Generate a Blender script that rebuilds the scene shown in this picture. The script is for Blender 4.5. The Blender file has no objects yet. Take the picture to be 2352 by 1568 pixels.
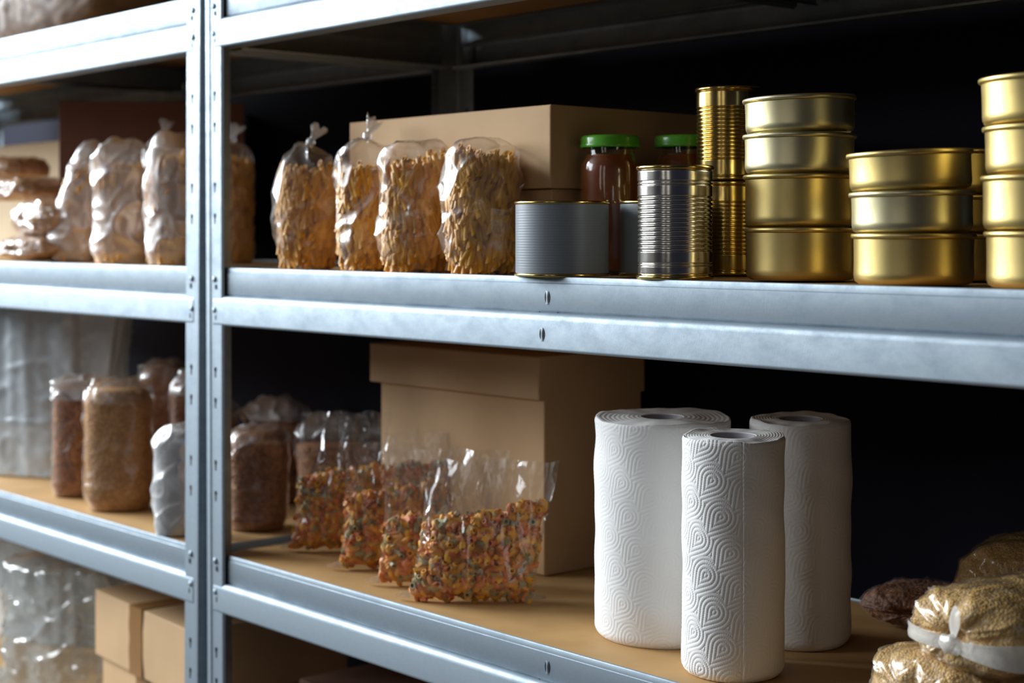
import bpy, bmesh, math, random
import numpy as np
from mathutils import Vector, Matrix, noise as mn

sc = bpy.context.scene
COL = sc.collection
PI = math.pi
R_ = random.Random(7)

# ------------------------------------------------------------------ camera frame
YAW = 0.8533; FPX = 3706.0; HORY = 543.65
CAM = Vector((1.7285, -1.0349, 0.0385))
FW = Vector((-math.sin(YAW), math.cos(YAW), 0)); RT = Vector((math.cos(YAW), math.sin(YAW), 0))

def at(lat_px, d, z=0.0):
    """ground point whose sight line passes column lat_px at optical depth d"""
    p = CAM + FW * d + RT * ((lat_px - 1176) / FPX * d)
    return (p.x, p.y, z)

Z1 = 0.0          # middle shelf (eye just above it)
Z0 = -0.354       # lower shelf
ZB = -0.708       # bottom visible shelf
Z2 = 0.343        # top shelf
DEP = 0.406
BH = 0.070

# ------------------------------------------------------------------ materials
def newmat(name):
    m = bpy.data.materials.new(name); m.use_nodes = True
    m.node_tree.nodes.clear()
    return m, m.node_tree

def nd(t, typ, **kw):
    n = t.nodes.new(typ)
    for k, v in kw.items():
        if k in n.inputs: n.inputs[k].default_value = v
        else: setattr(n, k, v)
    return n

def principled(name, color, rough=.5, metal=0., bump=None, var=None, coat=0., spec=.5, rvar=None, aniso=None, sub=0.):
    """bump=(scale, strength, dist) ; var=(color2, scale, lo, hi) ; rvar=(scale, rough2)"""
    m, t = newmat(name)
    out = nd(t, 'ShaderNodeOutputMaterial'); b = nd(t, 'ShaderNodeBsdfPrincipled')
    t.links.new(b.outputs[0], out.inputs[0])
    b.inputs['Base Color'].default_value = (*color, 1)
    b.inputs['Roughness'].default_value = rough
    b.inputs['Metallic'].default_value = metal
    b.inputs['Coat Weight'].default_value = coat
    b.inputs['Specular IOR Level'].default_value = spec
    if sub:
        b.inputs['Subsurface Weight'].default_value = sub
        b.inputs['Subsurface Scale'].default_value = .004
    tc = nd(t, 'ShaderNodeTexCoord')
    if var:
        c2, s, lo, hi = var
        n = nd(t, 'ShaderNodeTexNoise', Scale=s, Detail=6.)
        t.links.new(tc.outputs['Object'], n.inputs['Vector'])
        r = nd(t, 'ShaderNodeValToRGB')
        r.color_ramp.elements[0].position = lo; r.color_ramp.elements[0].color = (*color, 1)
        r.color_ramp.elements[1].position = hi; r.color_ramp.elements[1].color = (*c2, 1)
        t.links.new(n.outputs['Fac'], r.inputs[0]); t.links.new(r.outputs[0], b.inputs['Base Color'])
    if rvar:
        n = nd(t, 'ShaderNodeTexNoise', Scale=rvar[0], Detail=5.)
        t.links.new(tc.outputs['Object'], n.inputs['Vector'])
        mr = nd(t, 'ShaderNodeMapRange'); mr.inputs['To Min'].default_value = rough; mr.inputs['To Max'].default_value = rvar[1]
        mr.inputs['From Min'].default_value = .35; mr.inputs['From Max'].default_value = .65
        t.links.new(n.outputs['Fac'], mr.inputs['Value']); t.links.new(mr.outputs[0], b.inputs['Roughness'])
    if bump:
        n = nd(t, 'ShaderNodeTexNoise', Scale=bump[0], Detail=5.)
        t.links.new(tc.outputs['Object'], n.inputs['Vector'])
        bp = nd(t, 'ShaderNodeBump', Strength=bump[1], Distance=bump[2])
        t.links.new(n.outputs['Fac'], bp.inputs['Height']); t.links.new(bp.outputs[0], b.inputs['Normal'])
    return m

def film(name, base=.06, fres=.9, haze=.06, rough=.12, tint=(1, 1, 1), bscale=16., bstr=.5, bdist=.006, hazecol=(.8, .83, .88), satin=0.):
    """thin clear plastic: see-through, with glossy reflections and a little milky haze"""
    m, t = newmat(name)
    out = nd(t, 'ShaderNodeOutputMaterial')
    tr = nd(t, 'ShaderNodeBsdfTransparent'); tr.inputs[0].default_value = (*tint, 1)
    gl = nd(t, 'ShaderNodeBsdfGlossy', Roughness=rough); gl.inputs[0].default_value = (1, 1, 1, 1)
    df = nd(t, 'ShaderNodeBsdfDiffuse'); df.inputs[0].default_value = (*hazecol, 1)
    tc = nd(t, 'ShaderNodeTexCoord')
    n = nd(t, 'ShaderNodeTexNoise', Scale=bscale, Detail=2., Distortion=.9)
    t.links.new(tc.outputs['Object'], n.inputs['Vector'])
    bp = nd(t, 'ShaderNodeBump', Strength=bstr, Distance=bdist)
    t.links.new(n.outputs['Fac'], bp.inputs['Height'])
    lw = nd(t, 'ShaderNodeLayerWeight', Blend=.5)
    fr = nd(t, 'ShaderNodeMath', operation='POWER'); fr.inputs[1].default_value = 3.
    t.links.new(lw.outputs['Facing'], fr.inputs[0])
    for s in (gl.inputs['Normal'], lw.inputs['Normal'], df.inputs['Normal']): t.links.new(bp.outputs[0], s)
    mu = nd(t, 'ShaderNodeMath', operation='MULTIPLY_ADD'); mu.inputs[1].default_value = fres; mu.inputs[2].default_value = base
    mu.use_clamp = True
    t.links.new(fr.outputs[0], mu.inputs[0])
    m1 = nd(t, 'ShaderNodeMixShader', Fac=haze)
    t.links.new(tr.outputs[0], m1.inputs[1]); t.links.new(df.outputs[0], m1.inputs[2])
    m2 = nd(t, 'ShaderNodeMixShader')
    t.links.new(mu.outputs[0], m2.inputs[0]); t.links.new(m1.outputs[0], m2.inputs[1]); t.links.new(gl.outputs[0], m2.inputs[2])
    if satin:
        g2 = nd(t, 'ShaderNodeBsdfGlossy', Roughness=.48); g2.inputs[0].default_value = (1, 1, 1, 1)
        t.links.new(bp.outputs[0], g2.inputs['Normal'])
        m3 = nd(t, 'ShaderNodeMixShader', Fac=satin)
        t.links.new(m2.outputs[0], m3.inputs[1]); t.links.new(g2.outputs[0], m3.inputs[2])
        t.links.new(m3.outputs[0], out.inputs[0])
    else:
        t.links.new(m2.outputs[0], out.inputs[0])
    return m

def grain(name, c1, c2, scale=450., c3=None, rough=.6, bstr=.8):
    m, t = newmat(name)
    out = nd(t, 'ShaderNodeOutputMaterial'); b = nd(t, 'ShaderNodeBsdfPrincipled', Roughness=rough)
    t.links.new(b.outputs[0], out.inputs[0])
    tc = nd(t, 'ShaderNodeTexCoord')
    v = nd(t, 'ShaderNodeTexVoronoi', Scale=scale)
    t.links.new(tc.outputs['Object'], v.inputs['Vector'])
    r = nd(t, 'ShaderNodeValToRGB')
    r.color_ramp.elements[0].color = (*c1, 1); r.color_ramp.elements[1].color = (*c2, 1)
    if c3:
        e = r.color_ramp.elements.new(.5); e.color = (*c3, 1)
    sp = nd(t, 'ShaderNodeSeparateColor')
    t.links.new(v.outputs['Color'], sp.inputs[0]); t.links.new(sp.outputs[0], r.inputs[0]); t.links.new(r.outputs[0], b.inputs['Base Color'])
    bp = nd(t, 'ShaderNodeBump', Strength=bstr, Distance=.0015); bp.invert = True
    t.links.new(v.outputs['Distance'], bp.inputs['Height']); t.links.new(bp.outputs[0], b.inputs['Normal'])
    return m

def attr_mat(name, stops, rough=.5, bump=None):
    """colour picked per piece from the attribute 'tone'"""
    m, t = newmat(name)
    out = nd(t, 'ShaderNodeOutputMaterial'); b = nd(t, 'ShaderNodeBsdfPrincipled', Roughness=rough)
    t.links.new(b.outputs[0], out.inputs[0])
    a = nd(t, 'ShaderNodeAttribute'); a.attribute_name = 'tone'
    r = nd(t, 'ShaderNodeValToRGB'); el = r.color_ramp.elements
    while len(el) < len(stops): el.new(.5)
    for e, (p, c) in zip(el, stops): e.position = p; e.color = (*c, 1)
    t.links.new(a.outputs['Fac'], r.inputs[0]); t.links.new(r.outputs[0], b.inputs['Base Color'])
    return m

def galvanised(name, base=(.36, .415, .46), rough=.54):
    m, t = newmat(name)
    out = nd(t, 'ShaderNodeOutputMaterial'); b = nd(t, 'ShaderNodeBsdfPrincipled', Metallic=.85)
    t.links.new(b.outputs[0], out.inputs[0])
    tc = nd(t, 'ShaderNodeTexCoord')
    n1 = nd(t, 'ShaderNodeTexNoise', Scale=26., Detail=10., Roughness=.72, Distortion=.1)
    mp = nd(t, 'ShaderNodeMapping'); mp.inputs['Scale'].default_value = (1, 1, 1.6)
    t.links.new(tc.outputs['Object'], mp.inputs[0]); t.links.new(mp.outputs[0], n1.inputs['Vector'])
    r = nd(t, 'ShaderNodeValToRGB'); el = r.color_ramp.elements
    el[0].position = .3; el[0].color = (base[0] * .74, base[1] * .77, base[2] * .80, 1)
    el[1].position = .7; el[1].color = (*base, 1)
    t.links.new(n1.outputs['Fac'], r.inputs[0]); t.links.new(r.outputs[0], b.inputs['Base Color'])
    mr = nd(t, 'ShaderNodeMapRange'); mr.inputs['To Min'].default_value = rough + .12; mr.inputs['To Max'].default_value = rough - .03
    mr.inputs['From Min'].default_value = .3; mr.inputs['From Max'].default_value = .7
    t.links.new(n1.outputs['Fac'], mr.inputs['Value']); t.links.new(mr.outputs[0], b.inputs['Roughness'])
    n2 = nd(t, 'ShaderNodeTexNoise', Scale=900., Detail=2.)
    mp2 = nd(t, 'ShaderNodeMapping'); mp2.inputs['Scale'].default_value = (1, 1, .25)
    t.links.new(tc.outputs['Object'], mp2.inputs[0]); t.links.new(mp2.outputs[0], n2.inputs['Vector'])
    bp = nd(t, 'ShaderNodeBump', Strength=.10, Distance=.0006)
    t.links.new(n2.outputs['Fac'], bp.inputs['Height']); t.links.new(bp.outputs[0], b.inputs['Normal'])
    return m

def tinned(name, base, rough, spots=(.25, .1, .03), amount=.68, bstr=.05):
    """can metal with a few small rust or grease specks"""
    m, t = newmat(name)
    out = nd(t, 'ShaderNodeOutputMaterial'); b = nd(t, 'ShaderNodeBsdfPrincipled')
    t.links.new(b.outputs[0], out.inputs[0])
    tc = nd(t, 'ShaderNodeTexCoord')
    n1 = nd(t, 'ShaderNodeTexNoise', Scale=260., Detail=3.)
    t.links.new(tc.outputs['Object'], n1.inputs['Vector'])
    r = nd(t, 'ShaderNodeValToRGB'); el = r.color_ramp.elements
    el[0].position = amount; el[0].color = (0, 0, 0, 1); el[1].position = amount + .04; el[1].color = (1, 1, 1, 1)
    t.links.new(n1.outputs['Fac'], r.inputs[0])
    n2 = nd(t, 'ShaderNodeTexNoise', Scale=30., Detail=5.)
    t.links.new(tc.outputs['Object'], n2.inputs['Vector'])
    mc = nd(t, 'ShaderNodeMix', data_type='RGBA'); mc.inputs[6].default_value = (*base, 1)
    mc.inputs[7].default_value = (base[0] * .8, base[1] * .74, base[2] * .62, 1)
    t.links.new(n2.outputs['Fac'], mc.inputs[0])
    m2 = nd(t, 'ShaderNodeMix', data_type='RGBA'); m2.inputs[7].default_value = (*spots, 1)
    t.links.new(mc.outputs[2], m2.inputs[6]); t.links.new(r.outputs[0], m2.inputs[0]); t.links.new(m2.outputs[2], b.inputs['Base Color'])
    sb = nd(t, 'ShaderNodeMath', operation='SUBTRACT'); sb.inputs[0].default_value = 1.
    t.links.new(r.outputs[0], sb.inputs[1]); t.links.new(sb.outputs[0], b.inputs['Metallic'])
    mr = nd(t, 'ShaderNodeMapRange'); mr.inputs['To Min'].default_value = rough * .85; mr.inputs['To Max'].default_value = rough * 1.3
    t.links.new(n2.outputs['Fac'], mr.inputs['Value']); t.links.new(mr.outputs[0], b.inputs['Roughness'])
    bp = nd(t, 'ShaderNodeBump', Strength=bstr, Distance=.004)
    t.links.new(n2.outputs['Fac'], bp.inputs['Height']); t.links.new(bp.outputs[0], b.inputs['Normal'])
    return m

M = dict(
    galv=galvanised('galvanised_steel'),
    slot=principled('slot_dark', (.01, .012, .014), .8),
    board=principled('hardboard', (.56, .33, .13), .6, var=((.44, .25, .09), 14., .3, .75), bump=(300., .08, .001)),
    card=principled('cardboard', (.58, .37, .19), .75, var=((.50, .315, .155), 9., .3, .7), bump=(160., .08, .001)),
    card_pale=principled('cardboard_pale', (.55, .43, .28), .8, var=((.48, .37, .235), 8., .3, .7)),
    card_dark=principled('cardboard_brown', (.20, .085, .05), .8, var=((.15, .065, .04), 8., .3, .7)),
    tape=principled('parcel_tape', (.30, .15, .055), .25, coat=.4),
    wall=principled('wall_paint', (.010, .010, .019), .9, spec=.15, bump=(60., .1, .002)),
    ceil=principled('ceiling_paint', (.10, .10, .10), .9),
    floor=principled('concrete', (.10, .10, .10), .7, var=((.07, .07, .07), 5., .3, .7)),
    gold=tinned('gold_lacquer', (.76, .60, .25), .36, amount=.80),
    gold_pale=tinned('gold_pale_lacquer', (.80, .74, .48), .34, amount=.80),
    gold_shiny=tinned('gold_shiny', (.72, .54, .20), .17, amount=.78),
    tin=tinned('tin_plate', (.90, .90, .90), .17, amount=.70),
    grayc=principled('gray_can_label', (.20, .225, .25), .42, spec=.6),
    glass=film('jar_glass', base=.06, fres=1., haze=.0, rough=.03, bstr=.0),
    sauce=principled('tomato_sauce', (.27, .075, .013), .35, var=((.18, .04, .008), 50., .3, .7)),
    lidg=principled('green_lid', (.10, .42, .03), .3, coat=.4),
    film=film('clear_film', base=.045, fres=1., haze=.03, rough=.16, bscale=22., bstr=.8, hazecol=(.92, .94, .96), satin=.08),
    film_grain=film('grain_film', base=.03, fres=.8, haze=.0, rough=.2, bscale=24., bstr=.5, bdist=.005, satin=.03),
    film_white=film('frosty_film', base=.12, fres=1.2, haze=.16, rough=.28, satin=.24, hazecol=(.95, .96, .98)),
    film_soft=film('soft_film', base=.04, fres=.8, haze=.06, rough=.22, bscale=20., bstr=.5, bdist=.006),
    film_dull=film('dull_film', base=.0, fres=.12, haze=.03, rough=.5),
    film_clear=film('crisp_film', base=.05, fres=1., haze=.03, rough=.13, bscale=26., bstr=.7, bdist=.006),
    milky=film('milky_film', base=.08, fres=.8, haze=.76, rough=.28, bscale=7., bstr=.35, bdist=.01, hazecol=(.60, .66, .70)),
    knotf=film('knot_film', base=.15, fres=.9, haze=.30, rough=.2, bscale=120., bstr=.5),
    tapew=film('white_band', base=.06, fres=.6, haze=.50, rough=.25, bscale=90., bstr=.4, bdist=.002, hazecol=(.92, .88, .80)),
    penne=attr_mat('penne', [(0, (.52, .225, .014)), (1, (.82, .41, .036))], .45),
    penne_core=principled('penne_shadowed_core', (.44, .21, .025), .6, bump=(90., .8, .006)),
    colour_pasta=attr_mat('coloured_pasta', [(0, (.62, .16, .045)), (.30, (.72, .26, .08)), (.5, (.84, .42, .03)), (.72, (.76, .34, .03)), (.84, (.30, .27, .11)), (1, (.42, .36, .20))], .5),
    pasta_core=principled('pasta_core', (.30, .11, .03), .6, bump=(80., .8, .006)),
    couscous=grain('couscous', (.42, .23, .04), (.68, .42, .11), 420., (.56, .32, .07)),
    buckwheat=grain('buckwheat', (.16, .055, .02), (.38, .155, .055), 260., (.26, .10, .035)),
    millet=grain('brown_grain', (.30, .13, .035), (.54, .27, .085), 300., (.42, .20, .055)),
    rice=grain('rice', (.62, .60, .58), (.85, .84, .84), 260.),
    sackf=grain('sack_weave_dimmed', (.080, .042, .022), (.15, .09, .05), 30., rough=.95),  # weaker light on the sack is put into these darkened colours
    bluebag=principled('blue_plastic', (.03, .07, .12), .4),
    core=principled('core_card', (.42, .40, .44), .8),
    dent=principled('stain', (.18, .09, .04), .5),
)

def paper_mat(name, swirl=False):
    return principled(name, (.86, .85, .83), .9, spec=.15, bump=(700., .25, .0006), sub=.0)
M['paper'] = paper_mat('kitchen_paper')

# ------------------------------------------------------------------ object helpers
def tag(o, label=None, cat=None, group=None, kind=None):
    if label: o['label'] = label
    if cat: o['category'] = cat
    if group: o['group'] = group
    if kind: o['kind'] = kind
    return o

def empty(name, loc, label, cat, rz=0., group=None, rot=None):
    o = bpy.data.objects.new(name, None); COL.objects.link(o)
    o.empty_display_size = .02
    o.location = loc; o.rotation_euler = rot if rot else (0, 0, rz)
    return tag(o, label, cat, group)

def mesh_obj(name, verts, faces, mat, parent=None, smooth=True, mats=None, tone=None, mi=None, sharp=None):
    me = bpy.data.meshes.new(name)
    me.from_pydata([tuple(v) for v in verts], [], faces)
    for m in (mats or [mat]): me.materials.append(m)
    if mi is not None: me.polygons.foreach_set('material_index', mi)
    me.polygons.foreach_set('use_smooth', [smooth] * len(me.polygons))
    if tone is not None:
        a = me.attributes.new('tone', 'FLOAT', 'POINT'); a.data.foreach_set('value', tone)
    me.update()
    if sharp is not None: me.set_sharp_from_angle(angle=sharp)
    o = bpy.data.objects.new(name, me); COL.objects.link(o)
    if parent: o.parent = parent
    return o

class MB:
    def __init__(s): s.v = []; s.f = []; s.t = []
    def add(s, verts, faces, tone=None):
        b = len(s.v); s.v += [tuple(v) for v in verts]; s.f += [tuple(i + b for i in f) for f in faces]
        s.t += [tone if tone is not None else 0.] * len(verts)
    def box(s, x0, x1, y0, y1, z0, z1, mt=None):
        v = [(x0, y0, z0), (x1, y0, z0), (x1, y1, z0), (x0, y1, z0), (x0, y0, z1), (x1, y0, z1), (x1, y1, z1), (x0, y1, z1)]
        if mt is not None: v = [mt @ Vector(p) for p in v]
        s.add(v, [(0, 3, 2, 1), (4, 5, 6, 7), (0, 1, 5, 4), (1, 2, 6, 5), (2, 3, 7, 6), (3, 0, 4, 7)])
    def build(s, name, mat, parent=None, smooth=False, tone=False, bevel=None, sharp=None, solid=None):
        o = mesh_obj(name, s.v, s.f, mat, parent, smooth, tone=s.t if tone else None, sharp=sharp)
        if solid:
            q = o.modifiers.new('solid', 'SOLIDIFY'); q.thickness = solid; q.offset = 0; q.use_rim = False
        if bevel:
            q = o.modifiers.new('bevel', 'BEVEL'); q.width = bevel; q.segments = 2; q.limit_method = 'ANGLE'
        return o

def lathe(profile, n=96, mt=None):
    """profile list of (r,z); closed on the axis where r==0"""
    v = []; f = []; rows = []
    for r, z in profile:
        if r <= 1e-6:
            rows.append([len(v)]); v.append((0, 0, z))
        else:
            rows.append(list(range(len(v), len(v) + n)))
            v += [(r * math.cos(2 * PI * i / n), r * math.sin(2 * PI * i / n), z) for i in range(n)]
    for a, b in zip(rows, rows[1:]):
        for i in range(n):
            j = (i + 1) % n
            if len(a) == 1 and len(b) == 1: continue
            if len(a) == 1: f.append((a[0], b[j], b[i]))
            elif len(b) == 1: f.append((a[i], a[j], b[0]))
            else: f.append((a[i], a[j], b[j], b[i]))
    if mt is not None: v = [mt @ Vector(p) for p in v]
    return v, f

def extrude_profile(mb, pts, axis_from, axis_to, conv):
    """pts = open polyline of (a,b); conv(s,a,b)->xyz"""
    n = len(pts); v = []; f = []; K = 12
    for k in range(K + 1):
        s = axis_from + (axis_to - axis_from) * k / K
        v += [conv(s, a, b) for a, b in pts]
        if k: f += [((k - 1) * n + i, (k - 1) * n + i + 1, k * n + i + 1, k * n + i) for i in range(n - 1)]
    mb.add(v, f)

# ------------------------------------------------------------------ room
mb = MB(); mb.box(-3.6, 2.95, .50, .60, -1.46, 2.2); o = mb.build('wall_back', M['wall']); tag(o, kind='structure')
mb = MB(); mb.box(-3.6, 3.05, -4.5, .60, -1.56, -1.46); o = mb.build('floor', M['floor']); tag(o, kind='structure')

mb = MB(); mb.box(2.95, 3.05, -4.5, .60, -1.46, 2.2); o = mb.build('wall_right_light_block', M['wall']); tag(o, kind='structure')  # unseen dark wall, put in to keep ambient light off right-facing sides
mb = MB(); mb.box(-.90, 2.95, -3.7, -3.6, -1.46, 2.2); o = mb.build('wall_front_light_block', M['wall']); tag(o, kind='structure')  # unseen partial wall, added dark to cut ambient light on the box sides
mb = MB(); mb.box(-3.6, 3.05, -4.5, .60, 2.2, 2.3); o = mb.build('ceiling_light_block', M['ceil']); tag(o, kind='structure')  # unseen, added to shut out ambient light from above
# ------------------------------------------------------------------ shelving unit
def arc(cx, cy, r, a0, a1, n=4):
    return [(cx + r * math.cos(math.radians(a0 + (a1 - a0) * i / n)), cy + r * math.sin(math.radians(a0 + (a1 - a0) * i / n))) for i in range(n + 1)]

# beam cross-section (y outwards negative, z)
BEAM = ([(.026, -.0105), (.0065, -.0105), (.0065, -.0015)] + arc(.005, -.0012, .0012, 0, 180, 4) + [(.0038, -.006), (.0030, -.0066)] +
        [(.0030, -.0312), (.0036, -.0325), (.0046, -.0336), (.0046, -.0343), (.0030, -.0347), (.0006, -.0351), (-.0016, -.0362), (-.0029, -.0380), (-.0035, -.0398), (-.0038, -.0418)] +
        [(-.0038, -.0672)] + arc(-.0016, -.0680, .0022, 180, 270, 4) + [(.020, -.0702), (.021, -.0680)])

HOLES = [.4415, .403] + [.2126, .1741, .0997, .0609, -.129, -.167, -.244, -.282, -.475, -.513, -.590, -.628]
RIV = [.320, .286, -.018, -.056, -.366, -.404, -.726, -.764]

def upright(root, xo, sx, yo, sy, slots=True, tilt=0.):
    """L-section post: outer corner at (xo,yo); sx = direction of the face along x, sy = direction of the flange along y"""
    mb = MB(); zt, zb = .80, -1.46
    W = .0385; H = .036
    def P(x, y, z): return (xo + sx * x + tilt * z, yo + sy * y, z)
    # flange, rounded corner, raised rib, step, face-left strip
    outl = [(.0, H), (.0, .004)] + [(.0035 - .0035 * math.cos(a), .0035 - .0035 * math.sin(a)) for a in (.3, .8, 1.25)] + \
           [(.0105, .0), (.0122, .0012), (.0185, .0014)]
    n = len(outl)
    v = [P(x, y, zb) for x, y in outl] + [P(x, y, zt) for x, y in outl]
    mb.add(v, [(i, i + 1, n + i + 1, n + i) for i in range(n - 1)])
    # right strip beyond the slots
    xl, xr = .0185, .0245
    outr = [(xr, .0014), (.0355, .0014), (W, .0035)]
    n = len(outr)
    v = [P(x, y, zb) for x, y in outr] + [P(x, y, zt) for x, y in outr]
    mb.add(v, [(i, i + 1, n + i + 1, n + i) for i in range(n - 1)])
    # middle strip with keyhole slots cut out
    z = zb
    xm = (xl + xr) / 2
    for h in sorted(HOLES):
        a, m_, b = h - .0065, h + .001, h + .0062
        mb.add([P(xl, .0014, z), P(xr, .0014, z), P(xr, .0014, a), P(xl, .0014, a)], [(0, 1, 2, 3)])
        for u0, u1 in ((xl, xm - .0017), (xm + .0017, xr)):
            mb.add([P(u0, .0014, a), P(u1, .0014, a), P(u1, .0014, m_), P(u0, .0014, m_)], [(0, 1, 2, 3)])
        for u0, u1 in ((xl, xm - .0029), (xm + .0029, xr)):
            mb.add([P(u0, .0014, m_), P(u1, .0014, m_), P(u1, .0014, b), P(u0, .0014, b)], [(0, 1, 2, 3)])
        z = b
    mb.add([P(xl, .0014, z), P(xr, .0014, z), P(xr, .0014, zt), P(xl, .0014, zt)], [(0, 1, 2, 3)])
    o = mb.build('upright', M['galv'], root, smooth=True, sharp=.2, solid=.0010)
    if slots:
        for h in RIV:
            v, f = lathe([(.0040, 0), (.0038, .0012), (.0025, .0022), (0, .0026)], 16)
            c = P(xm - .001, .0008, h + .004)
            mt = Matrix.Translation(c) @ Matrix.Rotation(PI / 2 if sy > 0 else -PI / 2, 4, 'X')
            mb = MB(); mb.add([mt @ Vector(p) for p in v], f)
            mb.build('rivet', M['galv'], o, smooth=True)
            mb = MB(); c = P(xm + .002, .0006, h - .005)
            mb.box(c[0] - .0016, c[0] + .0016, c[1] - .0006, c[1] + .0006, c[2] - .0032, c[2] + .0028)
            mb.build('slot_hole', M['slot'], o)
    return o

def build_unit(name, label, x0, x1, clips, tl=0., tr=0.):
    """x0..x1 outer faces"""
    root = empty(name, (0, 0, -1.46), label, 'shelving unit', group='galvanised shelving units')
    root.location = (0, 0, 0)
    upright(root, x0, 1, 0., 1, tilt=tl); upright(root, x1, -1, 0., 1, tilt=tr)
    upright(root, x0, 1, DEP, -1, slots=True); upright(root, x1, -1, DEP, -1, slots=True)
    xi0, xi1 = x0 + .0375, x1 - .0375
    for z in (.697, Z2, Z1, Z0, ZB, -1.062, -1.40):
        for (yo, sy) in ((0., 1), (DEP, -1)):
            mb = MB()
            extrude_profile(mb, BEAM, xi0 - .02, xi1 + .02, lambda s, a, b: (s, yo + sy * (a + (.0062 if False else .0045)), z + b))
            # the pressed face stops just clear of the uprights
            o = mb.build('beam', M['galv'], root, smooth=True, sharp=.7, solid=.0011)
            if yo == 0. and clips and abs(z) < .8:
                xm = (x0 + x1) / 2 + .0125
                for k, zz in enumerate((-.0195, -.0545)):
                    yy = .0075 if k == 0 else .0007
                    zz += z
                    nseg = 14
                    v = [(xm + .0036 * math.cos(2 * PI * i / nseg), yy - .0009, zz + .0062 * math.sin(2 * PI * i / nseg)) for i in range(nseg)]
                    v2 = [(a, b + .0012, c) for a, b, c in v]
                    mb = MB(); mb.add(v + v2, [tuple(range(nseg)), tuple(range(2 * nseg - 1, nseg - 1, -1))] + [(i, nseg + i, nseg + (i + 1) % nseg, (i + 1) % nseg) for i in range(nseg)])
                    mb.build('tab_hole', M['slot'], o)
                    mb = MB(); v = []; f = []
                    for i in range(9):
                        a = i / 8; w = .0009 + .0012 * abs(2 * a - 1) ** 2; zc = zz - .0066 + .0128 * a
                        yb = yy - .0010 - .0004 * math.sin(PI * a) ** .7
                        v += [(xm - w, yb + .0006, zc), (xm, yb, zc), (xm + w, yb + .0006, zc)]
                        if i:
                            j = len(v) - 6
                            f += [(j, j + 1, j + 4, j + 3), (j + 1, j + 2, j + 5, j + 4)]
                    mb.add(v, f); mb.build('lanced_tab', M['galv'], o, smooth=True, solid=.0006)
        for (xo, sx) in ((x0 + .0015, 1), (x1 - .0015, -1)):
            mb = MB()
            extrude_profile(mb, BEAM, .036, DEP - .036, lambda s, a, b: (xo + sx * (a + .0045), s, z + b))
            mb.build('side_beam', M['galv'], root, smooth=True, sharp=.7, solid=.0011)
        # centre cross bar under the board, hooked into the tabs
        mb = MB(); xm = (x0 + x1) / 2 + .0125
        for s in (-1, 1):
            extrude_profile(mb, [(0, -.010), (.013, -.010), (.013, -.045), (.018, -.048)], .008, DEP - .008, lambda q, a, b: (xm + s * a, q, z + b))
        mb.build('cross_bar', M['galv'], root, solid=.0011)
        mb = MB(); mb.box(x0 + .014, x1 - .014, .014, DEP - .014, z - .0095, z - .0015)
        o = mb.build('shelf_board', M['board'], root, bevel=.0008)
    return root

unit_r = build_unit('shelving_unit', 'galvanised steel shelving unit right of the double post, holding cans and paper rolls', -.0385, 1.186, True, tl=-.006)
unit_l = build_unit('shelving_unit', 'galvanised steel shelving unit left of the double post, cut off by the left side', -1.60, -.0525, False, tr=.007)

# ------------------------------------------------------------------ cans
def sstep(a, b, x):
    t = max(0., min(1., (x - a) / (b - a))); return t * t * (3 - 2 * t)

def tuna_can(px, d, z, r, h, label, mat, group, dx=0., base=0., rot=0., dent=None, tip=0.):
    x, y, _ = at(px, d)
    t = empty('can', (x + dx, y, base + z), label, 'can', rz=rot, group=group)
    if tip: t.rotation_euler = (Matrix.Rotation(-math.radians(tip), 3, FW) @ Matrix.Rotation(rot, 3, 'Z')).to_euler()
    prof = [(0, .0012), (r * .80, .0012), (r * .86, .0), (r * .90, .0002), (r * .965, .0022), (r - .0006, .0052), (r - .0004, .008)]
    k = 18
    prof += [(r - .0004 - .0002 * math.sin(PI * i / k), .008 + (h - .008 - .0050) * i / k) for i in range(1, k + 1)]
    prof += [(r - .0010, h - .0044)]
    v, f = lathe(prof, 112)
    if dent:
        ang, zz, rad, dep = dent; vv = []
        for (a, b, c) in v:
            q = math.hypot(a, b)
            if q > r * .9:
                dd = math.hypot((math.atan2(b, a) - ang) * r, c - zz)
                s = dep * math.exp(-(dd / rad) ** 2)
                a *= (q - s) / q; b *= (q - s) / q
            vv.append((a, b, c))
        v = vv
    mesh_obj('can_body', v, f, mat, t, sharp=.8)
    rr = [(r - .0012, h - .0046)] + [(r + .0006 + .0012 * math.cos(a), h - .0024 + .0020 * math.sin(a)) for a in [-1.5, -1.0, -.5, 0, .5, 1.0, 1.5]] + \
         [(r - .0012, h - .0008), (r - .0022, h - .004), (r * .9, h - .0042), (r * .86, h - .0034), (0, h - .0034)]
    v, f = lathe(rr, 112); mesh_obj('lid', v, f, mat, t, sharp=.9)
    return t

# stack A : four cans
dA = 1.4423
A = [(0, .0470, M['gold'], 1838, 'brass-coloured flat can at the very bottom of the four-high stack'),
     (.0470, .0470, M['gold'], 1836, 'brass-coloured flat can second from the bottom of the four-high stack'),
     (.0940, .0360, M['gold_pale'], 1836, 'pale gold shallow can third from the bottom of the four-high stack'),
     (.1300, .0330, M['gold_pale'], 1838, 'pale gold shallow can topmost of the four-high stack')]
for i, (z, h, m, px, lb) in enumerate(A):
    tuna_can(px, dA, z, .0483 if i < 2 else .0487, h, lb, m, 'flat gold cans', rot=i * 1.3, tip=1.6 if i == 3 else 0)
B = [(0, .0415, M['gold'], 2098, 'gold flat can at the bottom of the three-high stack'),
     (.0415, .0340, M['gold_pale'], 2095, 'gold flat can in the middle of the three-high stack'),
     (.0755, .0325, M['gold'], 2092, 'gold flat can topmost of the three-high stack, with a scuffed dent')]
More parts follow.
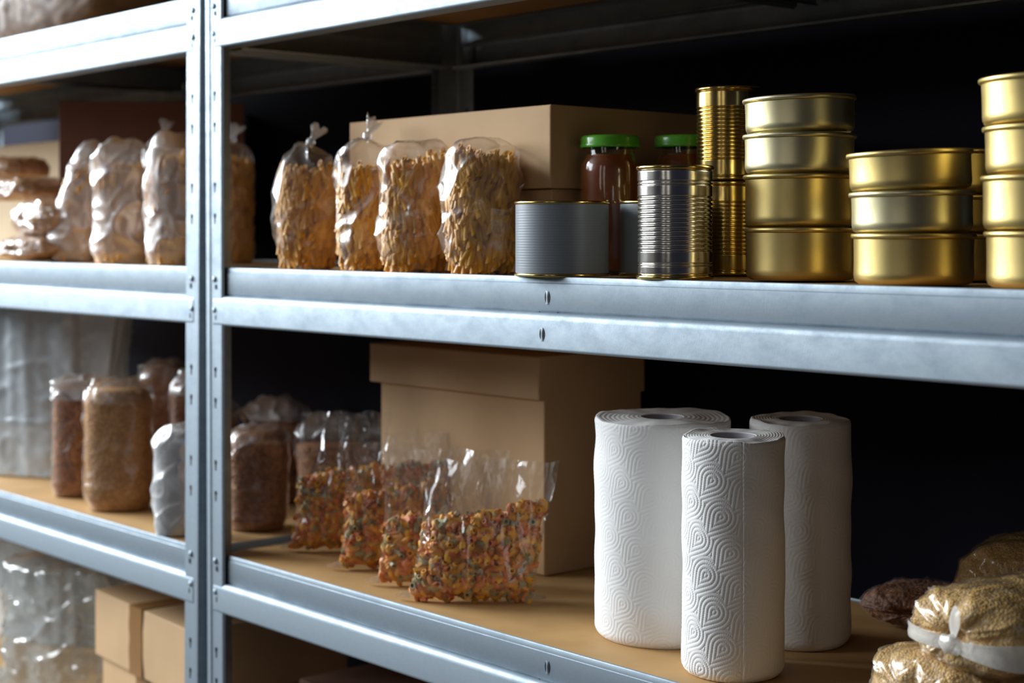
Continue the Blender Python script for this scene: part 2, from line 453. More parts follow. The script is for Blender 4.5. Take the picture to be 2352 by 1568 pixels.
for i, (z, h, m, px, lb) in enumerate(B):
    tuna_can(px, 1.31, z, .0480 + .0004 * i, h, lb, m, 'flat gold cans', rot=i * 2.1 + .4, tip=(0, .9, 2.2)[i],
             dent=(-.75 - (i * 2.1 + .4), .018, .012, .0012) if i == 2 else None)
Cc = [(0, .0430, M['gold'], 2416, 'gold flat can at the bottom of the stack cut by the right edge'),
      (.0430, .0421, M['gold'], 2408, 'gold flat can second from the bottom of the stack cut by the right edge'),
      (.0851, .0380, M['gold'], 2414, 'half shaded gold can third from the bottom of the stack cut by the right edge'),
      (.1231, .0374, M['gold'], 2407, 'gold flat can topmost of the stack cut by the right edge')]
for i, (z, h, m, px, lb) in enumerate(Cc):
    tuna_can(px, 1.22, z, .0480, h, lb, m, 'flat gold cans', rot=i * 1.7, tip=(0, 0, .8, 1.8)[i])
for i, (z, h, lb) in enumerate([(0, .0415, 'shaded gold can at the bottom of the stack behind the three-high stack'),
                                (.0415, .0340, 'shaded gold can in the middle of the stack behind the three-high stack'),
                                (.0755, .0400, 'shaded gold can topmost of the stack behind the three-high stack')]):
    tuna_can(2228, 1.44, z, .0480, h, lb, M['gold'], 'flat gold cans', rot=i)

def ribbed_can(px, d, z, r, h, label, mat, rimmat, zones, group=None, rib=.0007, rot=0.):
    x, y, _ = at(px, d)
    t = empty('tin_can', (x, y, z), label, 'can', rz=rot, group=group)
    prof = []
    N = 260
    for i in range(N + 1):
        s = i / N; zz = .004 + (h - .008) * s; rr = r - .0008
        for (a, b, n) in zones:
            if a <= s <= b:
                q = (s - a) / (b - a)
                rr -= rib * 2.0 * (.5 - .5 * math.cos(2 * PI * n * q)) ** 4
        rr -= .0008 * (1 - sstep(0, .02, s)) + .0008 * sstep(.98, 1, s)
        prof.append((rr, zz))
    v, f = lathe(prof, 120); mesh_obj('can_body', v, f, mat, t, sharp=1.2)
    def rimring(zc, s):
        return [(r - .0020, zc - s * .0006)] + [(r - .0004 + .0011 * math.cos(a), zc + s * (.0014 + .0019 * math.sin(a))) for a in [-1.4, -.9, -.4, 0, .4, .9, 1.4]] + \
               [(r - .0022, zc + s * .0030), (r - .0030, zc + s * .0004), (r * .8, zc + s * .0002), (r * .75, zc + s * .0012), (0, zc + s * .0012)]
    v, f = lathe(rimring(h - .0036, 1), 120); mesh_obj('lid', v, f, rimmat, t, sharp=.9)
    v, f = lathe(rimring(.0036, -1)[::-1], 120); mesh_obj('bottom_rim', v, f, rimmat, t, sharp=.9)
    return t
Zs = [(.075, .125, 2), (.21, .76, 13), (.84, .90, 2)]
ribbed_can(1550.5, 1.4635, 0, .0346, .1029, 'shiny silver ribbed tin can with gold rim, standing in front of the gold ribbed cans', M['tin'], M['gold_shiny'], Zs)
Zg = [(.18, .82, 14)]
ribbed_can(1676, 1.64, 0, .0337, .0945, 'shiny gold ribbed can at the bottom, half hidden behind the silver can', M['gold_shiny'], M['gold_shiny'], Zg, 'gold ribbed cans')
ribbed_can(1674, 1.64, .0951, .0337, .0945, 'shiny gold ribbed can stacked on top of the other gold ribbed can', M['gold_shiny'], M['gold_shiny'], Zg, 'gold ribbed cans', rot=1.)

def gray_can(px, d, r, h, label):
    x, y, _ = at(px, d)
    t = empty('can', (x, y, 0), label, 'can', group='plain grey cans')
    prof = []
    for i in range(161):
        s = i / 160
        prof.append((r - .0008 - .00003 * (1 - math.cos(2 * PI * 26 * s)) * (sstep(.04, .1, s) - sstep(.90, .96, s)), .0035 + (h - .0068) * s))
    v, f = lathe(prof, 128); mesh_obj('can_body', v, f, M['grayc'], t, sharp=1.2)
    for nm, z0, s in (('lid', h - .0034, 1), ('bottom_rim', .0034, -1)):
        q = [(r - .0020, z0 - s * .0004)] + [(r - .0004 + .0010 * math.cos(a), z0 + s * (.0016 + .0015 * math.sin(a))) for a in [-1.4, -.7, 0, .7, 1.4]] + \
            [(r - .0024, z0 + s * .0028), (r - .0030, z0 - s * .0004), (0, z0 - s * .0004)]
        if s < 0: q = q[::-1]
        v, f = lathe(q, 128); o = mesh_obj(nm, v, f, M['gold_shiny'], t, sharp=.9); o['label'] = 'thin gold ' + nm.replace('_', ' ')
gray_can(1291, 1.575, .0463, .0732, 'wide low grey can with thin gold rims, left of the silver tin')
gray_can(1523, 1.59, .0430, .0740, 'grey can mostly hidden behind the silver tin, only its left edge showing')

def jar(px, d, rl, hh, label):
    x, y, _ = at(px, d)
    t = empty('jar', (x, y, 0), label, 'jar', group='green-lidded sauce jars')
    rb = rl * 1.03
    out = [(0, .003), (rb * .8, .0015), (rb * .93, .0), (rb, .006), (rb, hh * .40), (rb * .985, hh * .44), (rb, hh * .48), (rb, hh * .74), (rb * .97, hh * .80), (rb * .86, hh * .845), (rb * .82, hh * .86), (rb * .82, hh * .90), (rb * .82, hh * .945)]
    v, f = lathe(out, 64); mesh_obj('glass_body', v, f, M['glass'], t)
    inn = [(0, .006), (rb * .85, .005), (rb - .0022, .010), (rb - .0022, hh * .74), (rb * .93, hh * .79), (rb * .78, hh * .845), (rb * .76, hh * .862), (0, hh * .862)]
    v, f = lathe(inn, 64); mesh_obj('sauce', v, f, M['sauce'], t, sharp=.8)
    lid = [(rl * .90, hh - .0125), (rl * .985, hh - .0125), (rl, hh - .0115), (rl, hh - .0095), (rl * .975, hh - .0085), (rl * .985, hh - .003), (rl * .94, hh - .0004), (rl * .86, hh - .0000), (rl * .82, hh - .0012), (0, hh - .0012)]
    v, f = lathe(lid, 64); o = mesh_obj('lid', v, f, M['lidg'], t, sharp=1.); o['label'] = 'bright green screw lid'
jar(1401, 1.69, .0315, .1440, 'sauce jar with a green lid, the left one, behind the wide grey can')
jar(1571, 1.72, .0320, .1460, 'sauce jar with a green lid, the right one, half hidden behind the gold ribbed cans')

# ------------------------------------------------------------------ cardboard boxes
def carton(loc, w, dp, h, label, mat, rz=0., lidh=0., over=.006, tape=False, seam=False, name='cardboard_box', lidshift=(0, 0), group=None):
    """loc = front-left-bottom corner; w along x, dp along y"""
    t = empty(name, loc, label, 'box', rz=rz, group=group)
    bm = bmesh.new()
    nx = 8
    def quadbox(x0, x1, y0, y1, z0, z1, nm, bow=0.):
        verts = []; faces = []
        # grid faces with a faint bow so that the card is not dead flat
        def grid(o_, u, v_, n1, n2, nrm):
            b = len(verts)
            for i in range(n1 + 1):
                for j in range(n2 + 1):
                    a, c = i / n1, j / n2
                    k = bow * math.sin(PI * a) * math.sin(PI * c)
                    verts.append(tuple(o_[q] + u[q] * a + v_[q] * c + nrm[q] * k for q in range(3)))
            for i in range(n1):
                for j in range(n2):
                    p = b + i * (n2 + 1) + j
                    faces.append((p, p + n2 + 1, p + n2 + 2, p + 1))
        W, D, H = x1 - x0, y1 - y0, z1 - z0
        grid((x0, y0, z0), (W, 0, 0), (0, 0, H), 8, 6, (0, -1, 0))
        grid((x1, y0, z0), (0, D, 0), (0, 0, H), 8, 6, (1, 0, 0))
        grid((x1, y1, z0), (-W, 0, 0), (0, 0, H), 8, 6, (0, 1, 0))
        grid((x0, y1, z0), (0, -D, 0), (0, 0, H), 8, 6, (-1, 0, 0))
        grid((x0, y0, z1), (W, 0, 0), (0, D, 0), 8, 6, (0, 0, 1))
        grid((x0, y1, z0), (W, 0, 0), (0, -D, 0), 8, 6, (0, 0, -1))
        o = mesh_obj(nm, verts, faces, mat, t, smooth=False)
        q = o.modifiers.new('w', 'WELD'); q.merge_threshold = .0002
        q = o.modifiers.new('b', 'BEVEL'); q.width = .0015; q.segments = 2; q.limit_method = 'ANGLE'; q.angle_limit = .9
        return o
    top = h - (.006 if lidh else 0)
    quadbox(0, w, 0, dp, 0, top, 'box_body', .0015)
    if lidh:
        lx, ly = lidshift
        quadbox(-over + lx, w + over * .4 + lx, -over * 1.3 + ly, dp + .003, h - lidh, h, 'box_lid', .001)
    if seam:
        mb = MB(); mb.box(.01, w - .01, dp / 2 - .0015, dp / 2 + .0015, h - .0002, h + .0006); mb.build('flap_seam', M['slot'], t)
    if tape:
        mb = MB(); xc = w * .47; hw = .021
        pts = [(-.0012, 0.0), (-.0012 - .0003, h * .5), (-.0012, h + .0006)]
        v = []; rows = []
        for i in range(13):
            zz = (h + .0008) * i / 12; wob = .0012 * math.sin(i * 1.3)
            v += [(xc - hw + wob, -.0022, zz), (xc + hw + wob * .5, -.0022, zz)]
        for i in range(9):
            yy = dp * i / 8; v += [(xc - hw, yy, h + .0010), (xc + hw, yy, h + .0010)]
        n = len(v) // 2
        mb.add(v, [(2 * i, 2 * i + 1, 2 * i + 3, 2 * i + 2) for i in range(n - 1)])
        o = mb.build('parcel_tape', M['tape'], t, solid=.0004); o['label'] = 'brown parcel tape'
    return t

carton((.129, .100, .0895), .360, .262, .0868, 'long flat cardboard box lying on top behind the clear pasta bags', M['card'])
carton((.137, .108, 0), .345, .255, .0885, 'lower cardboard box under the long flat box, mostly hidden', M['card'])
carton((.028, .222, Z0), .317, .160, .254, 'tall cardboard box with a fitted lid behind the coloured pasta bags', M['card'], lidh=.050, over=.009)
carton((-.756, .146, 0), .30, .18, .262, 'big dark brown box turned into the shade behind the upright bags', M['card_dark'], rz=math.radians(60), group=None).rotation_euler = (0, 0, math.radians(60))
carton((-1.36, .285, 0), .34, .095, .2145, 'pale cardboard box at the far left behind the lying bags', M['card_pale'], lidh=.075, over=.003)
carton((-.440, .052, ZB + .1400), .310, .24, .0935, 'taped cardboard box on the bottom shelf, the upper one of two', M['card'], tape=True, rz=math.radians(-4))
carton((-.428, .058, ZB), .300, .24, .139, 'taped cardboard box on the bottom shelf, under the other one', M['card'], tape=True, rz=math.radians(-4))
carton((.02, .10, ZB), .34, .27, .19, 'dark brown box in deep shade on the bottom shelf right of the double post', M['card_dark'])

# ------------------------------------------------------------------ bags
def rdg(p, s, seed):
    """ridged crease noise, 0..1"""
    q = Vector((p[0] * s + seed, p[1] * s + seed * 1.7, p[2] * s - seed))
    a = 1 - abs(mn.noise(q)) * 2.2
    b = 1 - abs(mn.noise(q * 2.3 + Vector((5, 1, 2)))) * 2.2
    return max(0, a) ** 3 * .7 + max(0, b) ** 3 * .3

def bag_profile(s, kind):
    """radius factor against height fraction"""
    if kind == 'dome':
        lo = .70 + .30 * sstep(-.02, .20, s)
        if s > .74: lo *= math.sqrt(max(0., 1 - ((s - .74) / .26) ** 2.6 * .93))
        return lo
    if kind == 'knot':
        lo = .72 + .28 * sstep(-.02, .22, s)
        if s > .66: lo *= max(.06, math.sqrt(max(0., 1 - ((s - .66) / .34) ** 2.3 * .96)))
        return lo
    if kind == 'block':
        lo = .88 + .12 * sstep(0, .10, s)
        if s > .82: lo *= math.sqrt(max(0., 1 - ((s - .82) / .18) ** 2.2 * .80))
        return lo
    if kind == 'lean':
        lo = .9 + .1 * sstep(0, .1, s)
        lo *= 1 - .45 * sstep(.25, .95, s)
        if s > .9: lo *= math.sqrt(max(.04, 1 - ((s - .9) / .1) ** 2 * .9))
        return lo

def bag_mesh(rx, ry, h, seed, kind, amp, s0=0., s1=1., scale=1., nu=96, nv=64, flat=2.5, lean=(0, 0), close=True, lump=.05):
    v = []; f = []
    for j in range(nv + 1):
        s = s0 + (s1 - s0) * j / nv
        pf = bag_profile(s, kind)
        for i in range(nu):
            a = 2 * PI * i / nu
            c, q = math.cos(a), math.sin(a)
            k = (abs(c) ** flat + abs(q) ** flat) ** (-1 / flat)
            k *= pf * scale
            k *= 1 + lump * mn.noise(Vector((c * 1.4 + seed, q * 1.4, s * 2.2 + seed)))
            x, y, z = rx * k * c, ry * k * q, h * s
            if amp:
                kk = amp * (rdg((x, y, z), 15., seed) - .25) * 1.3 * (.35 + 1.1 * sstep(.02, .2, s))
                m_ = math.hypot(x, y) + 1e-6
                x += x / m_ * kk; y += y / m_ * kk
                if s > .7: z += kk * 1.0 * (s - .7) / .3
            x += lean[0] * s * s * h; y += lean[1] * s * s * h
            if s == 0: z = 0
            v.append((x, y, max(0, z)))
    for j in range(nv):
        for i in range(nu):
            i2 = (i + 1) % nu
            f.append((j * nu + i, j * nu + i2, (j + 1) * nu + i2, (j + 1) * nu + i))
    b = len(v); v.append((0, 0, 0 if s0 == 0 else h * s0)); f += [(b, (i + 1) % nu, i) for i in range(nu)]
    t_ = len(v); o = nv * nu
    cx = sum(v[o + i][0] for i in range(nu)) / nu; cy = sum(v[o + i][1] for i in range(nu)) / nu; cz = sum(v[o + i][2] for i in range(nu)) / nu
    v.append((cx, cy, cz)); f += [(t_, o + i, o + (i + 1) % nu) for i in range(nu)]
    return v, f

def tube_piece(mb, c, ax, L, r, tone, n=7, hollow=True, bend=0.):
    ax = ax.normalized()
    u = ax.orthogonal().normalized(); w = ax.cross(u)
    v = []; f = []
    segs = 2 if not bend else 5
    for k in range(segs + 1):
        s = k / segs - .5
        cc = c + ax * (L * s) + u * (bend * (1 - 4 * s * s))
        for i in range(n):
            a = 2 * PI * i / n
            sl = r * .9 * math.cos(a) * (1 if k == segs else (-1 if False else 1)) if (k in (0, segs) and not bend) else 0
            p = cc + (u * math.cos(a) + w * math.sin(a)) * r + ax * sl
            v.append(p)
    for k in range(segs):
        for i in range(n):
            j = (i + 1) % n
            f.append((k * n + i, k * n + j, (k + 1) * n + j, (k + 1) * n + i))
    # inner wall seen at the open ends
    for k, sg in ((0, 1), (segs, -1)):
        b = len(v); ring = [v[k * n + i] for i in range(n)]
        cen = sum(ring, Vector()) / n
        inner = [cen + (p - cen) * .6 for p in ring]; deep = [p + ax * sg * r * 1.5 for p in inner]
        v += inner + deep
        for i in range(n):
            j = (i + 1) % n
            q = [(k * n + i, b + i, b + j, k * n + j), (b + i, b + n + i, b + n + j, b + j)]
            f += q if sg > 0 else [tuple(reversed(t)) for t in q]
        f.append(tuple(b + n + i for i in range(n)))
    mb.add(v, f, tone)

def penne_fill(root, rx, ry, h, fs, seed, kind, lean=(0, 0), count=230, flat=2.5):
    rr = random.Random(seed * 13 + 1)
    v, f = bag_mesh(rx, ry, h, seed, kind, 0., .02, fs - .03, .825, 36, 16, flat, lean)
    mb = MB(); mb.add(v, f, .25)
    for k in range(count):
        a = rr.uniform(0, 2 * PI); fa = fs + .035 * math.sin(a + seed) + .02 * math.sin(3 * a + seed)
        s = rr.uniform(.03, fa) if k > 40 else rr.uniform(fs - .07, fa)
        a = a; c, q = math.cos(a), math.sin(a)
        pf = bag_profile(s, kind) * (abs(c) ** flat + abs(q) ** flat) ** (-1 / flat)
        k2 = .845 + .03 * rr.random() if k > 40 else rr.uniform(.1, .85)
        p = Vector((rx * pf * c * k2 + lean[0] * s * s * h, ry * pf * q * k2 + lean[1] * s * s * h, max(.006, h * s)))
        tan = Vector((-q, c, 0)); up = Vector((0, 0, 1))
        ax = tan * rr.gauss(0, .30) + up * (1 if k > 40 else .4) + Vector((c, q, 0)) * rr.gauss(0, .12)
        L = rr.uniform(.020, .028)
        if p.z < L * .55: p.z = L * .55
        tube_piece(mb, p, ax, L, rr.uniform(.0030, .0036), rr.uniform(.1, 1))
    o = mb.build('penne_pasta', M['penne'], root, smooth=True, tone=True, sharp=.9)
    o['kind'] = 'stuff'
    return o

def knot(root, p, tilt, L=.028, mat=None, seed=1):
    """twisted neck of film with a flared ragged tail"""
    v = []; f = []; nu = 20; nv = 16
    ax = Vector(tilt).normalized(); u = ax.orthogonal().normalized(); w = ax.cross(u)
    for j in range(nv + 1):
        s = j / nv
        r = .0045 if s < .2 else (.0028 if s < .35 else .0028 + .0085 * ((s - .35) / .65) ** 1.1)
        if .16 < s < .34: r = .0058
        for i in range(nu):
            a = 2 * PI * i / nu + s * 2.
            k = 1 + .35 * math.sin(3 * a + seed) * sstep(.3, .8, s)
            flat = 1 - .55 * sstep(.4, 1, s)
            v.append(Vector(p) + ax * (s * L + .003 * math.sin(5 * a) * sstep(.6, 1, s)) + u * math.cos(a) * r * k + w * math.sin(a) * r * k * flat)
    for j in range(nv):
        for i in range(nu):
            i2 = (i + 1) % nu
            f.append((j * nu + i, j * nu + i2, (j + 1) * nu + i2, (j + 1) * nu + i))
    return mesh_obj('knot', v, f, mat or M['knotf'], root)

def penne_bag(px, d, rx, ry, h, fs, kind, seed, label, filmm='film', rz=None, kn=None, lean=(0, 0), group='clear bags of penne pasta', z=0., amp=.0042, count=520):
    x, y, _ = at(px, d)
    t = empty('pasta_bag', (x, y, z + .0003), label, 'bag', rz=YAW if rz is None else rz, group=group)
    penne_fill(t, rx * .97, ry * .97, h, fs - .065, seed, kind, lean, count)
    v, f = bag_mesh(rx, ry, h, seed, kind, amp, lean=lean)
    mesh_obj('plastic_film', v, f, M[filmm], t)
    if kn:
        top = (lean[0] * h, lean[1] * h, h * .985)
        knot(t, top, kn, seed=seed)
    return t

G = 'clear bags of penne pasta'
penne_bag(708, 1.96, .0405, .034, .150, .80, 'knot', 3, 'knotted clear bag of penne, leftmost in the front row right of the post', kn=(.55, -.1, 1), amp=.004)
penne_bag(838, 1.858, .0335, .032, .151, .78, 'knot', 5, 'knotted clear bag of penne, second in the row, narrower with a thin neck', kn=(.5, .1, 1), amp=.0055)
penne_bag(954, 1.78, .0395, .034, .1445, .86, 'dome', 8, 'clear bag of penne with a folded top, second from the grey can', filmm='film', amp=.005)
penne_bag(1105, 1.70, .0402, .035, .1445, .88, 'dome', 11, 'clear bag of penne with a rounded top, standing right beside the wide grey can', amp=.0045)
penne_bag(532, 2.40, .0335, .032, .180, .86, 'block', 14, 'shaded tall bag of penne seen just right of the double post', kn=(.4, 0, 1), amp=.003, count=380, rz=.1)
penne_bag(175, 2.53, .040, .038, .190, .80, 'lean', 21, 'tall narrow-topped frosty bag of penne, leftmost of the upright row in the left unit', filmm='film_white', lean=(.14, 0), amp=.0035, count=380)
penne_bag(284, 2.37, .0432, .040, .181, .82, 'block', 23, 'frosty bag of penne in the middle of the upright row in the left unit', filmm='film_white', amp=.0042, count=420)
penne_bag(398, 2.25, .0358, .038, .181, .84, 'block', 27, 'frosty bag of penne partly covered by the double post on the left unit', filmm='film_white', amp=.0042, count=400)
penne_bag(372, 2.45, .030, .028, .190, .72, 'knot', 29, 'bag peeking out between two frosty upright bags on the left unit', filmm='film_white', kn=(.3, 0, 1), count=90)

def lying_bag(loc, w, hgt, L, rz, label, fill, filmm, seed, group, endpinch=.012, tie=False, name='grain_bag', fold=.0022, tilt=0., kind=None, fillname='grain', nf=4.0):
    """bag lying down, its tied end at local y=0 facing -y"""
    t = empty(name, loc, label, 'bag', group=group, rot=(tilt, 0, rz))
    def surf(off, amp):
        nu = 128; v = []; f = []; rows = []
        caps = 26; body = 26
        E = 2.4
        def ring(rho, y, ridge, s):
            out = []
            for i in range(nu):
                a = 2 * PI * i / nu; c, q = math.cos(a), math.sin(a)
                k = (abs(c) ** E + abs(q) ** E) ** (-1 / E)
                x = (w / 2 - off) * k * c * rho; z = (hgt / 2 - off) * k * q * rho
                yy = y
                if ridge:
                    fr = mn.noise(Vector((c * 2.2 + seed, q * 2.2, rho * 1.2)))
                    yy += ridge * (math.sin(9 * a + 3 * fr) * .6 + math.sin(17 * a + 6 * fr) * .35) * rho * (1.25 - rho)
                p = (x, yy, z)
                kk = amp * (rdg(p, 30., seed) - .3)
                x *= 1 + kk / (w / 2); z *= 1 + kk / (hgt / 2)
                yy -= kk * (1 if s < .15 else 0)
                zz = z + hgt / 2
                zz = max(zz, off + .0004 + .10 * (zz if zz > 0 else 0) * 0)
                out.append((x + .006 * mn.noise(Vector((y * 9, seed, 1))), yy, zz))
            return out
        for j in range(caps + 1):
            rho = .015 + .985 * math.sin(PI / 2 * (j / caps)) if j else .015
            y = off + .034 * (1 - math.sqrt(max(0, 1 - min(1, rho) ** 3.2))) + endpinch * math.exp(-(rho / .17) ** 2)
            rows.append(ring(rho, y, fold * 2.2, 0.))
        for j in range(1, body + 1):
            s = j / body
            y = off + .034 + (L - .034 - 2 * off) * s
            rho = 1 + .03 * math.sin(s * 5 + seed)
            if s > .75: rho *= math.sqrt(max(.02, 1 - ((s - .75) / .25) ** 2.5))
            rows.append(ring(rho, y, 0, s))
        for r in rows: v += r
        for j in range(len(rows) - 1):
            for i in range(nu):
                i2 = (i + 1) % nu
                f.append((j * nu + i, (j + 1) * nu + i, (j + 1) * nu + i2, j * nu + i2))
        b = len(v); v.append((0, rows[0][0][1], hgt / 2)); f += [(b, i, (i + 1) % nu) for i in range(nu)]
        o = (len(rows) - 1) * nu; b = len(v); v.append((0, rows[-1][0][1], hgt / 2)); f += [(b, o + (i + 1) % nu, o + i) for i in range(nu)]
        return v, f
    v, f = surf(.0014, .0035)
    o = mesh_obj(fillname, v, f, M[fill], t); o['kind'] = 'stuff'
    v, f = surf(0., .0042)
    mesh_obj('plastic_film', v, f, M[filmm], t)
    if tie:
        # flattened neck spread across the tied end, with the knot in its middle
        mb = MB(); zc = hgt * .42
        def strip(xa, xb, wa, wb, za, zb, n=14):
            v = []; f = []
            for i in range(n + 1):
                s = i / n; x = xa + (xb - xa) * s; rho = min(1., abs(x) / (w / 2))
                y = .034 * (1 - math.sqrt(max(0, 1 - rho ** 3.2))) - .0045 + .0035 * math.exp(-(rho / .15) ** 2)
                zz = za + (zb - za) * s; ww = wa + (wb - wa) * s
                for k in range(5):
                    q = k / 4 - .5
                    v.append((x, y - .0006 * math.cos(q * 9 + s * 3), zz + ww * q))
                if i:
                    b = len(v) - 10
                    f += [(b + k, b + k + 5, b + k + 6, b + k + 1) for k in range(4)]
            mb.add(v, f)
        strip(-.004, -w * .44, .010, .0125, zc, zc + .002)
        strip(.004, w * .47, .009, .021, zc - .001, zc - .003)
        o = mb.build('tied_neck', M['tapew'], t, smooth=True, solid=.0008); o['label'] = 'whitish flattened neck of the bag'
        v, f = lathe([(0, -.008), (.006, -.007), (.0095, -.001), (.008, .006), (.003, .0085), (0, .009)], 20)
        v = [(a * 1.15, -.0035 + b * .55, zc + c * .9 + .0012 * math.sin(7 * a * 100)) for a, b, c in v]
        mesh_obj('knot', v, f, M['tapew'], t)
        mb = MB(); v = []; f = []
        for i in range(9):
            s = i / 8; ww = .0022 + .0035 * math.sin(PI * s)
            v += [(.003 - ww + .002 * s, -.0030, zc + .006 + .024 * s), (.003 + ww + .002 * s, -.0045, zc + .006 + .024 * s)]
            if i: b = len(v) - 4; f.append((b, b + 1, b + 3, b + 2))
        mb.add(v, f); mb.build('film_tail', M['tapew'], t, smooth=True, solid=.0006)
    return t

GY = 'clear bags of yellow couscous'
lying_bag((.985, .026, Z0), .128, .068, .19, math.radians(-8), 'couscous bag at the bottom right, lying underneath the large tied one', 'couscous', 'film_soft', 4, GY, name='couscous_bag', fillname='couscous')
lying_bag((1.024, .026, Z0 + .055), .118, .066, .14, math.radians(-5), 'large couscous bag with its white tied end facing out, on top at the lower right', 'couscous', 'film_soft', 9, GY, tie=True, name='couscous_bag', fillname='couscous', fold=.003)
lying_bag((.925, .275, Z0), .150, .112, .11, math.radians(8), 'shaded couscous bag lying furthest back at the right edge', 'couscous', 'film_soft', 12, GY, name='couscous_bag', fillname='couscous')
lying_bag((.79, .300, Z0), .15, .042, .09, math.radians(0), 'flat clear bag in deep shade between the paper rolls and the couscous', 'buckwheat', 'film_dull', 17, 'flat shaded bags', name='clear_bag', fillname='grain')

# lying brown bags, left unit
GL = 'brown bags lying at the far left'
def at2(px, Y, z):
    k = (px - 1176) / FPX; ry = FW.y + RT.y * k; t = (Y - CAM.y) / ry
    return (CAM.x + t * (FW.x + RT.x * k), Y, z)
x, y, z = at2(25, .03, 0)
lying_bag((x, y, 0), .15, .040, .12, 0.1, 'flat tan bag lying lowest at the far left of the upper shelf', 'millet', 'film', 31, GL, name='pasta_bag', fillname='pasta')
x, y, z = at2(45, .05, 0)
lying_bag((x, y, .037), .16, .062, .11, -.1, 'puffy tan bag lying second in the far left pile', 'millet', 'film', 33, GL, name='pasta_bag', fillname='pasta')
x, y, z = at2(-10, .07, 0)
lying_bag((x, y, .097), .14, .040, .12, .05, 'tan bag lying third in the far left pile', 'millet', 'film', 35, GL, name='pasta_bag', fillname='pasta')
x, y, z = at2(-30, .12, 0)
lying_bag((x, y, .133), .12, .045, .10, .05, 'brown bag topmost in the far left pile', 'millet', 'film', 37, GL, name='pasta_bag', fillname='pasta')

# sack on the top shelf, left unit
lying_bag((-.78, .06, Z2), .62, .20, .30, 0., 'brownish blurred sack lying on the top shelf at the upper left corner', 'sackf', 'film_dull', 41, None, name='sack', fillname='sack_filling')

# ------------------------------------------------------------------ upright grain bags
def grain_bag(px, d, rx, ry, h, fs, fill, filmm, seed, label, group, kind='block', z=Z0, rz=None, lean=(0, 0), amp=.0035, name='grain_bag'):
    x, y, _ = at(px, d)
    t = empty(name, (x, y, z + .0003), label, 'bag', rz=YAW if rz is None else rz, group=group)
    v, f = bag_mesh(rx - .0016, ry - .0016, h, seed, kind, .0012, .0, fs, .985, 72, 40, lean=lean)
    o = mesh_obj('grain', v, f, M[fill], t); o['kind'] = 'stuff'
    v, f = bag_mesh(rx, ry, h, seed, kind, amp, lean=lean)
    mesh_obj('plastic_film', v, f, M['film_white' if fill == 'rice' else 'film_grain'], t)
    if fill != 'rice':
        v, f = bag_mesh(rx + .0012, ry + .0012, h + .0015, seed + 3, kind, amp * 1.5, s0=max(.80, fs - .10), lean=lean)
        nq = 96 * 64
        o = mesh_obj('crumpled_top', v, f[:nq] + f[nq + 96:], M[filmm], t); o['label'] = 'crumpled whitish top of the film'
    return t
GG = 'clear bags of brown grain'
grain_bag(176, 2.46, .0365, .034, .181, .90, 'buckwheat', 'film_white', 51, 'reddish grain bag standing between the grey plastic and the large grain bag', GG)
grain_bag(274, 2.34, .0486, .042, .184, .93, 'millet', 'film', 53, 'largest brown grain bag with a shiny white top, lower left shelf', GG)
grain_bag(376, 2.52, .036, .034, .200, .95, 'buckwheat', 'film', 55, 'dark reddish grain bag standing behind the largest grain bag', GG)
grain_bag(438, 2.40, .030, .030, .190, .93, 'buckwheat', 'film_white', 57, 'grain bag half covered by the double post, behind the white rice bag', GG)
grain_bag(402, 2.135, .0275, .026, .144, .94, 'rice', 'film_white', 59, 'small white rice bag standing just left of the double post', 'clear bags of rice', name='rice_bag')
grain_bag(592, 2.18, .0405, .036, .136, .94, 'buckwheat', 'film', 61, 'dark brown grain bag standing just right of the double post, lower shelf', GG)
grain_bag(500, 2.36, .030, .030, .150, .94, 'buckwheat', 'film', 62, 'grain bag almost hidden behind the double post, lower shelf', GG)
grain_bag(632, 2.40, .047, .040, .150, .80, 'buckwheat', 'film_white', 63, 'shaded grain bag behind the dark brown one, against the back', GG)
grain_bag(778, 2.27, .060, .040, .140, .72, 'buckwheat', 'film', 65, 'wide shaded grain bag with loose film, left of the lidded box', GG)

